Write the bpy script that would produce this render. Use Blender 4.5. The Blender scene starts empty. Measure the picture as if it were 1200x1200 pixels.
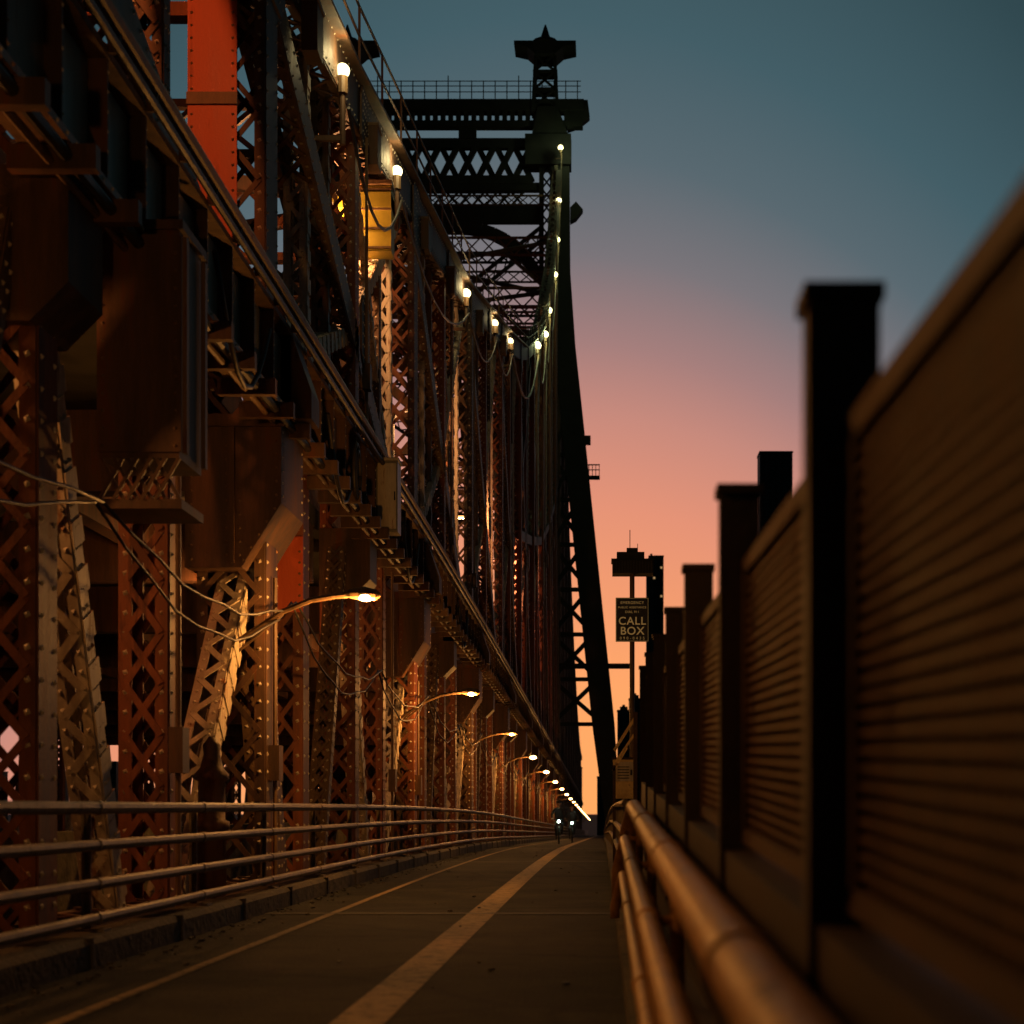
import bpy, math, random
from mathutils import Vector, Matrix
random.seed(7)
S = bpy.context.scene
S.view_settings.view_transform='Standard'; S.view_settings.look='None'; S.view_settings.exposure=0
CAM=1.07
def off(y):
    if y<20: return 0.0
    if y<60: return -0.0002*(y-20)**2
    return -0.32-0.016*(y-60)

# ------------------------------------------------------------ materials
def new_mat(name):
    m=bpy.data.materials.new(name); m.use_nodes=True
    nt=m.node_tree; b=nt.nodes['Principled BSDF']; return m,nt,b
def N(nt,t,**k):
    n=nt.nodes.new(t)
    for a,v in k.items(): setattr(n,a,v)
    return n
def surf(name,c1,c2,scale=3.0,rough=0.6,metal=0.0,bump=0.15,c3=None,fine=40,streak=False):
    m,nt,b=new_mat(name)
    tc=N(nt,'ShaderNodeTexCoord'); mp=N(nt,'ShaderNodeMapping')
    nt.links.new(tc.outputs['Object'],mp.inputs['Vector'])
    if streak: mp.inputs['Scale'].default_value=(2.5,2.5,0.35)
    no=N(nt,'ShaderNodeTexNoise'); no.inputs['Scale'].default_value=scale; no.inputs['Detail'].default_value=6; no.inputs['Roughness'].default_value=0.7
    nt.links.new(mp.outputs['Vector'],no.inputs['Vector'])
    cr=N(nt,'ShaderNodeValToRGB')
    cr.color_ramp.elements[0].position=0.38; cr.color_ramp.elements[0].color=(*c1,1)
    cr.color_ramp.elements[1].position=0.58; cr.color_ramp.elements[1].color=(*c2,1)
    if c3:
        e=cr.color_ramp.elements.new(0.64); e.color=(*c3,1)
    nt.links.new(no.outputs['Fac'],cr.inputs['Fac'])
    nt.links.new(cr.outputs['Color'],b.inputs['Base Color'])
    n2=N(nt,'ShaderNodeTexNoise'); n2.inputs['Scale'].default_value=fine; n2.inputs['Detail'].default_value=2
    nt.links.new(tc.outputs['Object'],n2.inputs['Vector'])
    bp=N(nt,'ShaderNodeBump'); bp.inputs['Strength'].default_value=bump; bp.inputs['Distance'].default_value=0.02
    nt.links.new(n2.outputs['Fac'],bp.inputs['Height']); nt.links.new(bp.outputs['Normal'],b.inputs['Normal'])
    mr=N(nt,'ShaderNodeMapRange'); mr.inputs['To Min'].default_value=max(0.05,rough-0.15); mr.inputs['To Max'].default_value=min(1,rough+0.2)
    nt.links.new(no.outputs['Fac'],mr.inputs['Value']); nt.links.new(mr.outputs['Result'],b.inputs['Roughness'])
    b.inputs['Metallic'].default_value=metal
    return m
M={}
M['brown']=surf('painted_steel_brown',(0.050,0.029,0.017),(0.13,0.068,0.036),1.2,0.6,c3=(0.16,0.055,0.02),streak=True)
M['red']=surf('painted_steel_oxide_red',(0.12,0.038,0.015),(0.27,0.082,0.029),1.0,0.6,c3=(0.11,0.035,0.015),streak=True)
M['vivid']=surf('steel_red_glow_tone',(0.50,0.08,0.02),(0.62,0.11,0.03),0.8,0.5,c3=(0.40,0.07,0.02),streak=True)  # red glow on the cover plates is put into this colour
M['pale']=surf('painted_steel_beige',(0.44,0.37,0.27),(0.68,0.60,0.46),1.5,0.6,c3=(0.32,0.16,0.08),streak=True)
M['tan']=surf('painted_steel_tan',(0.11,0.068,0.036),(0.22,0.135,0.07),1.4,0.55,c3=(0.15,0.055,0.02),streak=True)
M['grey']=surf('panel_grey_steel',(0.14,0.14,0.115),(0.30,0.29,0.24),0.9,0.4,c3=(0.12,0.07,0.03),streak=True)
M['dark']=surf('dark_tower_steel',(0.009,0.012,0.012),(0.022,0.026,0.025),0.5,0.75)
M['black']=surf('dark_fence_steel',(0.014,0.008,0.004),(0.032,0.018,0.009),2.0,0.65)
M['fence']=surf('rusted_fence_steel',(0.030,0.014,0.005),(0.066,0.031,0.011),3.0,0.7)
M['wire']=surf('fence_mesh_wire',(0.06,0.028,0.009),(0.12,0.058,0.02),6.0,0.6)
M['rail']=surf('painted_rail_steel',(0.26,0.125,0.03),(0.42,0.22,0.06),7.0,0.5,metal=0.0,bump=0.35,c3=(0.12,0.05,0.015),fine=30)
M['rail2']=surf('left_rail_steel',(0.12,0.095,0.055),(0.24,0.19,0.11),5.0,0.5,metal=0.0,bump=0.25,c3=(0.08,0.045,0.02))
M['conc']=surf('kerb_concrete',(0.045,0.040,0.026),(0.13,0.11,0.075),2.5,0.85,bump=0.7,fine=18,c3=(0.07,0.06,0.042))
M['deck']=surf('deck_concrete',(0.03,0.028,0.022),(0.06,0.055,0.045),1.0,0.8)
M['yellow']=surf('yellow_painted_steel',(0.42,0.34,0.03),(0.56,0.47,0.06),1.0,0.5)
M['cable']=surf('cable_rubber',(0.02,0.02,0.02),(0.04,0.035,0.03),5,0.5)
M['signblue']=surf('sign_navy',(0.012,0.015,0.025),(0.018,0.024,0.04),5,0.4,bump=0.02)
M['cloth']=surf('cloth_dark',(0.02,0.022,0.025),(0.04,0.04,0.045),9,0.85)
M['skin']=surf('skin',(0.35,0.2,0.13),(0.4,0.24,0.16),9,0.55,bump=0.03)
M['tyre']=surf('tyre_rubber',(0.015,0.015,0.015),(0.03,0.03,0.03),9,0.7)
M['bikeframe']=surf('bicycle_paint',(0.05,0.09,0.07),(0.07,0.12,0.09),9,0.3,bump=0.02)
M['callbox']=surf('call_box_yellow',(0.62,0.42,0.15),(0.85,0.62,0.26),6,0.5,c3=(0.3,0.16,0.06))
M['bld']=surf('building_facade_dark',(0.02,0.03,0.035),(0.04,0.05,0.055),0.1,0.6)
def emis(name,col,s):
    m,nt,b=new_mat(name)
    b.inputs['Base Color'].default_value=(0.8,0.8,0.7,1)
    b.inputs['Emission Color'].default_value=(*col,1); b.inputs['Emission Strength'].default_value=s
    m.cycles.emission_sampling='NONE'
    return m
M['lamp']=emis('lamp_sodium_glass',(1,0.55,0.18),16)
M['globe']=emis('lamp_globe_glass',(1,0.88,0.42),3.2)
M['inlamp']=emis('roadway_and_added_luminaire_glass',(1,0.42,0.12),4)
M['bikelight']=emis('bicycle_headlight_glass',(0.7,1,0.8),30)
M['win']=emis('window_lit',(1,0.6,0.25),0.35)
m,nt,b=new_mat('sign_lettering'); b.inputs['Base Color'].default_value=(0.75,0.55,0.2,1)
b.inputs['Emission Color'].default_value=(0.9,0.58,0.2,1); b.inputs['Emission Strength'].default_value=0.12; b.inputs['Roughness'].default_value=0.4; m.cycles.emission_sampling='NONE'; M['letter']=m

# asphalt
def asphalt():
    m,nt,b=new_mat('asphalt')
    tc=N(nt,'ShaderNodeTexCoord')
    a=N(nt,'ShaderNodeTexNoise'); a.inputs['Scale'].default_value=0.9; a.inputs['Detail'].default_value=8; a.inputs['Roughness'].default_value=0.75
    f=N(nt,'ShaderNodeTexNoise'); f.inputs['Scale'].default_value=38; f.inputs['Detail'].default_value=4
    v=N(nt,'ShaderNodeTexVoronoi'); v.feature='DISTANCE_TO_EDGE'; v.inputs['Scale'].default_value=0.5
    ds=N(nt,'ShaderNodeMixRGB'); ds.inputs['Fac'].default_value=0.35
    nt.links.new(tc.outputs['Object'],ds.inputs['Color1']); nt.links.new(a.outputs['Color'],ds.inputs['Color2'])
    for n in (a,f): nt.links.new(tc.outputs['Object'],n.inputs['Vector'])
    nt.links.new(ds.outputs['Color'],v.inputs['Vector'])
    cr=N(nt,'ShaderNodeValToRGB'); cr.color_ramp.elements[0].position=0.38; cr.color_ramp.elements[1].position=0.62
    cr.color_ramp.elements[0].color=(0.009,0.0098,0.0058,1); cr.color_ramp.elements[1].color=(0.034,0.033,0.019,1)
    nt.links.new(a.outputs['Fac'],cr.inputs['Fac'])
    c2=N(nt,'ShaderNodeValToRGB'); c2.color_ramp.elements[0].position=0.0; c2.color_ramp.elements[0].color=(0.2,0.2,0.2,1)
    c2.color_ramp.elements[1].position=0.025; c2.color_ramp.elements[1].color=(1,1,1,1)
    nt.links.new(v.outputs['Distance'],c2.inputs['Fac'])
    mu=N(nt,'ShaderNodeMixRGB',blend_type='MULTIPLY'); mu.inputs['Fac'].default_value=1
    nt.links.new(cr.outputs['Color'],mu.inputs['Color1']); nt.links.new(c2.outputs['Color'],mu.inputs['Color2'])
    fr=N(nt,'ShaderNodeMapRange'); fr.inputs['From Min'].default_value=.3; fr.inputs['From Max'].default_value=.7; fr.inputs['To Min'].default_value=.4; fr.inputs['To Max'].default_value=1.7
    nt.links.new(f.outputs['Fac'],fr.inputs['Value'])
    mu2=N(nt,'ShaderNodeMixRGB',blend_type='MULTIPLY'); mu2.inputs['Fac'].default_value=1
    nt.links.new(mu.outputs['Color'],mu2.inputs['Color1']); nt.links.new(fr.outputs['Result'],mu2.inputs['Color2'])
    nt.links.new(mu2.outputs['Color'],b.inputs['Base Color'])
    bp=N(nt,'ShaderNodeBump'); bp.inputs['Strength'].default_value=1.0; bp.inputs['Distance'].default_value=0.015
    nt.links.new(f.outputs['Fac'],bp.inputs['Height']); nt.links.new(bp.outputs['Normal'],b.inputs['Normal'])
    b.inputs['Roughness'].default_value=0.82; b.inputs['Specular IOR Level'].default_value=0.18
    return m
M['asphalt']=asphalt()
m,nt,b=new_mat('road_paint_worn')
tc=N(nt,'ShaderNodeTexCoord'); a=N(nt,'ShaderNodeTexNoise'); a.inputs['Scale'].default_value=7; a.inputs['Detail'].default_value=10; a.inputs['Roughness'].default_value=0.8
nt.links.new(tc.outputs['Object'],a.inputs['Vector'])
cr=N(nt,'ShaderNodeValToRGB'); cr.color_ramp.elements[0].position=0.39; cr.color_ramp.elements[0].color=(0.045,0.036,0.021,1)
cr.color_ramp.elements[1].position=0.52; cr.color_ramp.elements[1].color=(0.38,0.27,0.13,1)
nt.links.new(a.outputs['Fac'],cr.inputs['Fac']); nt.links.new(cr.outputs['Color'],b.inputs['Base Color']); b.inputs['Roughness'].default_value=0.75; b.inputs['Specular IOR Level'].default_value=0.25
M['paint']=m
m,nt,b=new_mat('river_water'); b.inputs['Base Color'].default_value=(0.01,0.02,0.025,1); b.inputs['Roughness'].default_value=0.15
tc=N(nt,'ShaderNodeTexCoord'); a=N(nt,'ShaderNodeTexNoise'); a.inputs['Scale'].default_value=0.08; a.inputs['Detail'].default_value=8
nt.links.new(tc.outputs['Object'],a.inputs['Vector']); bp=N(nt,'ShaderNodeBump'); bp.inputs['Distance'].default_value=1.0
nt.links.new(a.outputs['Fac'],bp.inputs['Height']); nt.links.new(bp.outputs['Normal'],b.inputs['Normal']); M['water']=m

# ------------------------------------------------------------ mesh builder
class MB:
    def __init__(s,*mats): s.v=[]; s.f=[]; s.m=[]; s.mats=list(mats)
    def mi(s,k):
        if k not in s.mats: s.mats.append(k)
        return s.mats.index(k)
    def add(s,vs,fs,k):
        o=len(s.v); s.v+= [tuple(p) for p in vs]; i=s.mi(k)
        for f in fs: s.f.append(tuple(o+j for j in f)); s.m.append(i)
    BF=[(0,1,2,3),(7,6,5,4),(0,4,5,1),(1,5,6,2),(2,6,7,3),(3,7,4,0)]
    def box(s,x0,x1,y0,y1,z0,z1,k):
        s.add([(x0,y0,z0),(x0,y1,z0),(x1,y1,z0),(x1,y0,z0),(x0,y0,z1),(x0,y1,z1),(x1,y1,z1),(x1,y0,z1)],s.BF,k)
    def beam(s,p0,p1,w,h,k,up=(1,0,0)):
        p0=Vector(p0);p1=Vector(p1);d=(p1-p0)
        if d.length<1e-5:return
        d.normalize(); up=Vector(up)
        if abs(d.dot(up))>0.98: up=Vector((0,0,1)) if abs(d.z)<.9 else Vector((0,1,0))
        a=d.cross(up).normalized(); u=a.cross(d).normalized()
        a*=w/2;u*=h/2
        s.add([p0-a-u,p0+a-u,p0+a+u,p0-a+u,p1-a-u,p1+a-u,p1+a+u,p1-a+u],
          [(3,2,1,0),(4,5,6,7),(0,1,5,4),(1,2,6,5),(2,3,7,6),(3,0,4,7)],k)
    def prism(s,poly,y0,y1,k):  # poly in x,z extruded along y
        n=len(poly); vs=[(x,y0,z) for x,z in poly]+[(x,y1,z) for x,z in poly]
        fs=[tuple(range(n)),tuple(range(2*n-1,n-1,-1))]+[(i,i+n,(i+1)%n+n,(i+1)%n) for i in range(n)]
        s.add(vs,fs,k)
    def prismx(s,poly,x0,x1,k): # poly in y,z
        n=len(poly); vs=[(x0,y,z) for y,z in poly]+[(x1,y,z) for y,z in poly]
        fs=[tuple(range(n-1,-1,-1)),tuple(range(n,2*n))]+[(i,(i+1)%n,(i+1)%n+n,i+n) for i in range(n)]
        s.add(vs,fs,k)
    def tube(s,pts,r,k,n=10):
        pts=[Vector(p) for p in pts]; vs=[];fs=[]
        prev=None
        for i,p in enumerate(pts):
            t=(pts[min(i+1,len(pts)-1)]-pts[max(i-1,0)]).normalized()
            if prev is None:
                a=t.cross(Vector((0,0,1)))
                if a.length<.05:a=t.cross(Vector((1,0,0)))
            else: a=prev-t*prev.dot(t)
            a.normalize(); prev=a; b_=t.cross(a)
            rr=r[i] if isinstance(r,(list,tuple)) else r
            for j in range(n):
                th=2*math.pi*j/n; vs.append(p+(a*math.cos(th)+b_*math.sin(th))*rr)
        for i in range(len(pts)-1):
            for j in range(n): fs.append((i*n+j,i*n+(j+1)%n,(i+1)*n+(j+1)%n,(i+1)*n+j))
        fs.append(tuple(range(n-1,-1,-1))); fs.append(tuple((len(pts)-1)*n+j for j in range(n)))
        s.add(vs,fs,k)
    def sphere(s,c,r,k,nu=12,nv=8,sz=1):
        vs=[];fs=[]
        for i in range(nv+1):
            ph=math.pi*i/nv
            for j in range(nu):
                th=2*math.pi*j/nu; vs.append((c[0]+r*math.sin(ph)*math.cos(th),c[1]+r*math.sin(ph)*math.sin(th),c[2]+r*sz*math.cos(ph)))
        for i in range(nv):
            for j in range(nu): fs.append((i*nu+j,(i+1)*nu+j,(i+1)*nu+(j+1)%nu,i*nu+(j+1)%nu))
        s.add(vs,fs,k)
    def rivet(s,p,n,r,k):
        p=Vector(p);n=Vector(n).normalized(); a=n.cross(Vector((0.3,0.5,0.8))).normalized(); b_=n.cross(a)
        vs=[p+(a*math.cos(t)+b_*math.sin(t))*r for t in (0,1.5708,3.1416,4.7124)]+[p+n*r*0.7]
        s.add(vs,[(0,1,4),(1,2,4),(2,3,4),(3,0,4)],k)
    # built-up laced steel member lying in the y-z plane. W in plane, D along x
    def laced(s,p0,p1,W,D,k,kl=None,pitch=None,rv=0,fl=0.13,t=0.03,bar=0.07,batten=False):
        kl=kl or k
        fl=min(fl,D*.3)
        p0=Vector(p0);p1=Vector(p1);d=p1-p0;L=d.length;d.normalize()
        X=Vector((1,0,0)); a=X.cross(d).normalized()
        if a.y>0: a=-a      # a faces camera (-y)
        for sx in (-1,1):
            o=X*(sx*D/2); s.beam(p0+o,p1+o,W,t,k,up=X)
            for sa in (-1,1):
                o2=X*(sx*(D/2-fl/2))+a*(sa*(W/2+t/2+.002)); s.beam(p0+o2,p1+o2,t,fl,k,up=X)
        pitch=pitch or D
        n=max(1,int(L/pitch))
        for sa in (-1,1):
            for i in range(n):
                q0=p0+d*(L*i/n)+a*sa*(W/2+t+.012); q1=p0+d*(L*(i+1)/n)+a*sa*(W/2+t+.012)
                e=X*(D/2-fl/2)
                if batten:   # zig-zag single lacing
                    if i%2: s.beam(q0-e,q1+e,bar*1.3,0.012,kl,up=a)
                    else: s.beam(q0+e,q1-e,bar*1.3,0.012,kl,up=a)
                else:
                    s.beam(q0-e,q1+e,bar,0.012,kl,up=a)
                    s.beam(q0+e+a*sa*.014,q1-e+a*sa*.014,bar,0.012,kl,up=a)
        if batten:   # stitch battens on the outer side
            m_=max(1,int(L/.42))
            for i in range(m_):
                qm=p0+d*(L*(i+.5)/m_)+X*(D/2+t/2+.008); s.beam(qm-d*.11,qm+d*.11,W+.07,.014,kl,up=X)
        if rv:
            m_=int(L/rv)
            for i in range(m_):
                q=p0+d*(L*(i+.5)/m_)
                for sx in (-1,1):
                    s.rivet(q+X*sx*(D/2-fl/2)+a*(W/2+t+.002),a,0.032,'pale')
                s.rivet(q+X*(D/2+t/2)+a*(W/2-.07),X,0.032,'pale'); s.rivet(q+X*(D/2+t/2)-a*(W/2-.07),X,0.032,'pale')
    def obj(s,name,parent=None,smooth=False):
        me=bpy.data.meshes.new(name); me.from_pydata(s.v,[],s.f)
        for k in s.mats: me.materials.append(M[k])
        me.polygons.foreach_set('material_index',s.m)
        if smooth: me.polygons.foreach_set('use_smooth',[True]*len(me.polygons))
        me.update(); o=bpy.data.objects.new(name,me); S.collection.objects.link(o)
        if parent: o.parent=parent
        return o
def empty(name,loc=(0,0,0)):
    o=bpy.data.objects.new(name,None); o.location=loc; S.collection.objects.link(o); return o
def light(name,kind,loc,col,power,parent=None,r=0.1,spot=None):
    l=bpy.data.lights.new(name,kind); l.color=col; l.energy=power
    l.shadow_soft_size=r
    if spot: l.spot_size=math.radians(spot); l.spot_blend=0.6
    o=bpy.data.objects.new(name,l); o.location=loc; S.collection.objects.link(o)
    if parent:o.parent=parent
    return o

YS=[-12+2*i for i in range(50)]+[90+6*i for i in range(56)]
def sweep(mb,poly,ys,k,z=off,close=True):
    n=len(poly); vs=[];fs=[]
    for y in ys:
        for x,zz in poly: vs.append((x,y,zz+z(y)))
    for i in range(len(ys)-1):
        for j in range(n if close else n-1):
            fs.append((i*n+j,i*n+(j+1)%n,(i+1)*n+(j+1)%n,(i+1)*n+j))
    if close: fs.append(tuple(range(n-1,-1,-1))); fs.append(tuple((len(ys)-1)*n+j for j in range(n)))
    mb.add(vs,fs,k)
def rect(x0,x1,z0,z1): return [(x0,z0),(x0,z1),(x1,z1),(x1,z0)]
def circ(x,z,r,n=8): return [(x+r*math.cos(2*math.pi*i/n),z+r*math.sin(2*math.pi*i/n)) for i in range(n)]

# ------------------------------------------------------------ ground / path
mb=MB(); mb.add([(-7000,-3000,-38),(7000,-3000,-38),(7000,9000,-38),(-7000,9000,-38)],[(0,1,2,3)],'water'); mb.obj('river')
mb=MB(); sweep(mb,[(-3.36,0),(0.13,0)],YS,'asphalt',close=False); road=mb.obj('road')
mb=MB()
sweep(mb,[(-1.34,.005),(-1.07,.005)],YS,'paint',close=False)
sweep(mb,[(-2.73,.005),(-2.65,.005)],YS,'paint',close=False)
mb.obj('road_marking')
mb=MB()
for y in (16.9,33.9,50.9,67.9,85,102,119):
    for a0,a1,k in ((0,.025,'conc'),(.025,.075,'cable'),(.075,.10,'conc')):
        mb.add([(-3.34,y+a0,off(y)+.009),(0.12,y+a0,off(y)+.009),(0.12,y+a1,off(y)+.009),(-3.34,y+a1,off(y)+.009)],[(0,1,2,3)],k)
mb.obj('expansion_joint')
mb=MB()
for i in range(420):
    y=random.uniform(7,60); x=-3.33+abs(random.gauss(0,.16)) if random.random()<.85 else random.uniform(-3,0)
    r=random.uniform(.006,.022); a=random.random()*3
    mb.beam((x,y,off(y)+r*.4+.004),(x+r*2*math.cos(a),y+r*2*math.sin(a),off(y)+r*.5+.004),r*1.3,r*.7,random.choice(('conc','deck','cable')),up=(0,0,1))
mb.obj('road_debris')
mb=MB(); sweep(mb,[(-3.66,-.3),(-3.66,.2),(-3.40,.2),(-3.36,.16),(-3.35,-.3)],YS,'conc')
for i in range(80):
    y=4+i*2.4; mb.box(-3.665,-3.343,y,y+.03,off(y)-.05,off(y)+.204,'cable')
mb.obj('kerb')
mb=MB(); sweep(mb,[(0.12,-.3),(0.12,.13),(.32,.13),(.32,-.3)],YS,'conc'); mb.obj('kerb')

# left guard rail
mb=MB()
for z,r in ((1.06,.045),(.80,.04),(.53,.04),(.29,.04)):
    sweep(mb,circ(-3.52,z,r,10),YS,'rail2')
for i in range(110):
    y=2.6+i*3.1; o=off(y)
    mb.box(-3.62,-3.60,y-.05,y+.05,o+.2,o+1.05,'rail2'); mb.box(-3.60,-3.565,y-.008,y+.008,o+.2,o+1.05,'rail2')
    mb.box(-3.7,-3.45,y-.09,y+.09,o+.2,o+.22,'rail2')
    for z,r in ((1.06,.052),(.80,.047),(.53,.047),(.29,.047)):
        mb.tube([(-3.52,y-.04,o+z),(-3.52,y+.04,o+z)],r,'rail2',10)
mb.obj('guardrail',smooth=False)

# right rail near camera, on the ramped edge
def slope(y): return 0.027*(min(y,20)-14)
mb=MB()
def rr(x,dz,y0,y1,drop,r):
    pts=[(x,y0+(y1-y0)*i/24,CAM+dz+slope(y0+(y1-y0)*i/24)) for i in range(25)]
    x1,yy,z1=pts[-1]
    for a in (25,50,75,90):
        t=math.radians(a); pts.append((x1-.06*(1-math.cos(t)),yy+.25*math.sin(t),z1-.25*(1-math.cos(t))))
    pts.append((pts[-1][0],pts[-1][1],pts[-1][2]-drop)); mb.tube(pts,r,'rail',20)
    for y in (3.2,6.8,10.4):
        z=CAM+dz; mb.tube([(x,y-.05,z+slope(y-.05)),(x,y+.05,z+slope(y+.05))],r+.007,'rail',20)
rr(.26,-.01,1.0,14,.55,.066)
rr(.18,-.26,1.0,13.6,.3,.046)
rr(.16,-.52,1.0,13.3,.1,.038)
for y in (3.2,6.8,10.4,13.9):
    mb.tube([(.30,y,0.12),(.30,y,CAM+slope(y)-.1),(.27,y,CAM+slope(y)-.04)],.03,'rail')
    for dz in (-.26,-.52): mb.tube([(.30,y,CAM+dz+slope(y)),(.18,y,CAM+dz+slope(y))],.02,'rail')
mb.obj('handrail',smooth=True)
mb=MB()
ys=[y for y in YS if y>=16]
for z in (1.1,.8,.5): sweep(mb,circ(.22,z,.04,8),ys,'rail2')
for i in range(100):
    y=16.2+i*3.1; mb.box(.25,.3,y-.04,y+.04,off(y)+.12,off(y)+1.1,'rail2')
mb.obj('guardrail')

# right fence
def fs_(y): return 0.033*(y-3.24)
mb=MB()
posts=[0.84+2.4*i for i in range(8)]
for y in posts:
    zt=CAM+.975+fs_(y)
    mb.box(.387,.40,y-.06,y+.06,.5,zt-.03,'black'); mb.box(.40,.50,y-.012,y+.012,.5,zt-.03,'black'); mb.box(.50,.513,y-.06,y+.06,.5,zt-.03,'black')
    mb.box(.383,.517,y-.065,y-.06,.5,zt-.03,'black')
    mb.box(.375,.525,y-.075,y+.075,zt-.03,zt,'black')
for a,b_ in zip(posts[:-1],posts[1:]):
    y0=a+.08;y1=b_-.08
    for h,w in ((.70,.05),(-.17,.05)):
        mb.beam((.475,y0,CAM+h+fs_(y0)),(.475,y1,CAM+h+fs_(y1)),.04,w,'fence',up=(0,0,1))
    for yy in (y0+.03,y1-.03): mb.beam((.475,yy,CAM-.17+fs_(yy)),(.475,yy,CAM+.70+fs_(yy)),.05,.04,'fence')
    mb.add([(.49,y0,CAM-.15+fs_(y0)),(.49,y1,CAM-.15+fs_(y1)),(.49,y1,CAM+.68+fs_(y1)),(.49,y0,CAM+.68+fs_(y0))],[(0,1,2,3)],'black')
    nr=26
    for i in range(1,nr):
        h=-.15+.83*i/nr; mb.beam((.472,y0,CAM+h+fs_(y0)),(.472,y1,CAM+h+fs_(y1)),.010,.010,'wire',up=(0,0,1))
    for i in range(1,36):
        y=y0+(y1-y0)*i/36; mb.beam((.480,y,CAM-.15+fs_(y)),(.480,y,CAM+.68+fs_(y)),.007,.006,'wire')
y0,y1=.0,18.0
mb.prismx([(y0,-.4),(y1,-.4),(y1,CAM-.22+fs_(y1)),(y0,CAM-.22+fs_(y0))],.40,.62,'black')
mb.obj('metal_fence')
mb=MB(); sweep(mb,rect(.35,.6,-.6,.3),YS,'black'); mb.obj('edge_girder')

# ------------------------------------------------------------ the bridge
bridge=empty('steel_truss_bridge')
CH=[(-12,11.2),(5,11.6),(22,12.5),(27.7,13),(35,14.2),(52.8,16.9),(66.7,19.9),(78,22.3),(95,26.2),(110,30.8),(125,35.8),(134,40),(151,48.5),(159,54),(165,59),(172,66)]
def topz(y):
    if y>172:
        return topz(max(-12,2*175.5-y)) if y>179 else 66
    for (a,za),(b_,zb) in zip(CH[:-1],CH[1:]):
        if a<=y<=b_: return za+(zb-za)*(y-a)/(b_-a)
    return 11.2
TX=-4.7
def truss(x,near,name):
    mb=MB('brown')
    nodes=[5+17*i for i in range(-1,11)]   # -12..175
    far=[175+17*i for i in range(0,12)]
    def member(y0,z0,y1,z1,W,D,k,**kw):
        dd=min(y0,y1)
        rv=kw.pop('rv',0)
        if not near or dd>=75: rv=0
        if not near or dd>110: kw['pitch']=max(kw.get('pitch',D) or D,D)*(1.6 if dd>110 else 1.2); kw['bar']=.1
        if not near: kw['batten']=False
        mb.laced((x,y0,z0),(x,y1,z1),W,D,k,rv=rv,**kw)
    for i,y in enumerate(nodes[:-1]):
        T=topz(y); yn=y+17; Tn=topz(yn); ym=y+8.5; Tm=topz(ym); o=off(y); on=off(yn); om=off(ym)
        member(y,o-.6,y,T,.75,.85,'red' if i%2 or y>60 else 'brown',rv=.22)
        member(ym,om-.6,ym,Tm,.45,.6,'red',rv=.25,pitch=.55)
        member(y+3.2,o-.6,y+3.2,o+6,.5,.62,'red',rv=.25,pitch=.6)
        member(y,T,ym,Tm,.8,.8,'brown',rv=.3); member(ym,Tm,yn,Tn,.8,.8,'brown',rv=.3)
        member(y,o-.3,yn,on-.3,.7,.8,'brown')
        member(y+.2,T-.2,yn-.2,on+6.6,.55,.6,'tan',rv=.25)
        zmid=(T+on+6.6)/2
        member(y,o+6.6,ym,zmid,.24,.4,'pale',rv=.2,pitch=.3,bar=.05,batten=True)
        member(ym,zmid,yn,Tn,.24,.36,'pale',rv=.2,pitch=.3,bar=.05,batten=True)
        if i!=1: member(ym+.4,Tm,yn-1.2,on+6.6,.16,.28,'pale',rv=.2,pitch=.3,bar=.05,batten=True)
        member(y+4.2,o+6.6,y+4.2,topz(y+4.2),.2,.34,'pale',rv=.2,pitch=.28,bar=.05,batten=True)
        member(y+6.4,off(y+6.4)+6.6,y+6.4,topz(y+6.4),.16,.26,'tan',pitch=.3,batten=True)
        member(y+12.7,off(y+12.7)+6.6,y+12.7,topz(y+12.7),.26,.34,'brown',rv=.2,pitch=.3)
        if i!=1: member(y+14.8,off(y+14.8)+6.6,y+14.8,topz(y+14.8),.16,.26,'pale',pitch=.3,batten=True)
        if T-o>22:
            h=o+6.6+(T-o-6.6)*.5; hn=on+6.6+(Tn-on-6.6)*.5
            member(y,h,yn,hn,.5,.6,'brown')
            member(y,h,yn,Tn-.5,.4,.5,'brown')
            for q in (2.1,10.6): member(y+q,off(y+q)+6.6,y+q,topz(y+q),.3,.4,'red')
        member(y+.3,o+4.4,y-3.9,o-.3,.30,.36,'pale',rv=.18,pitch=.28,bar=.06,batten=True)
        member(y+.6,o+4.4,y+2.3,o-.3,.32,.40,'tan',rv=.18,pitch=.34,bar=.05)
        member(ym+.3,om+5.6,ym+2.8,om-.3,.24,.30,'pale',rv=.18,pitch=.26,bar=.06,batten=True)
        member(ym-.3,om+5.6,ym-2.8,om-.3,.24,.30,'tan',rv=.18,pitch=.28,bar=.05)
        member(y+12.7,om-.3,y+12.7,om+6,.4,.5,'red',rv=.2,pitch=.5)
        for (gy,gz,gw,gh) in ((y,T-.3,1.5,1.5),(y,o+6.4,1.5,1.6),(ym,Tm-.2,1.0,1.1),(ym,zmid,1.0,1.2),(y,o+.2,1.3,1.1)):
            for sx in (-1,1):
                xx=x+sx*(.85/2+.03)
                mb.prismx([(gy-gw/2,gz-gh/3),(gy-gw/3,gz-gh/2),(gy+gw/3,gz-gh/2),(gy+gw/2,gz-gh/3),(gy+gw/2,gz+gh/3),(gy+gw/3,gz+gh/2),(gy-gw/3,gz+gh/2),(gy-gw/2,gz+gh/3)],xx-.018,xx+.018,'brown')
                if near and y<75 and sx>0:
                    for a in range(6):
                        for b2 in range(6):
                            mb.rivet((xx+.018,gy-gw*.38+gw*.76*a/5,gz-gh*.4+gh*.8*b2/5),(1,0,0),.03,'pale')
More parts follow.
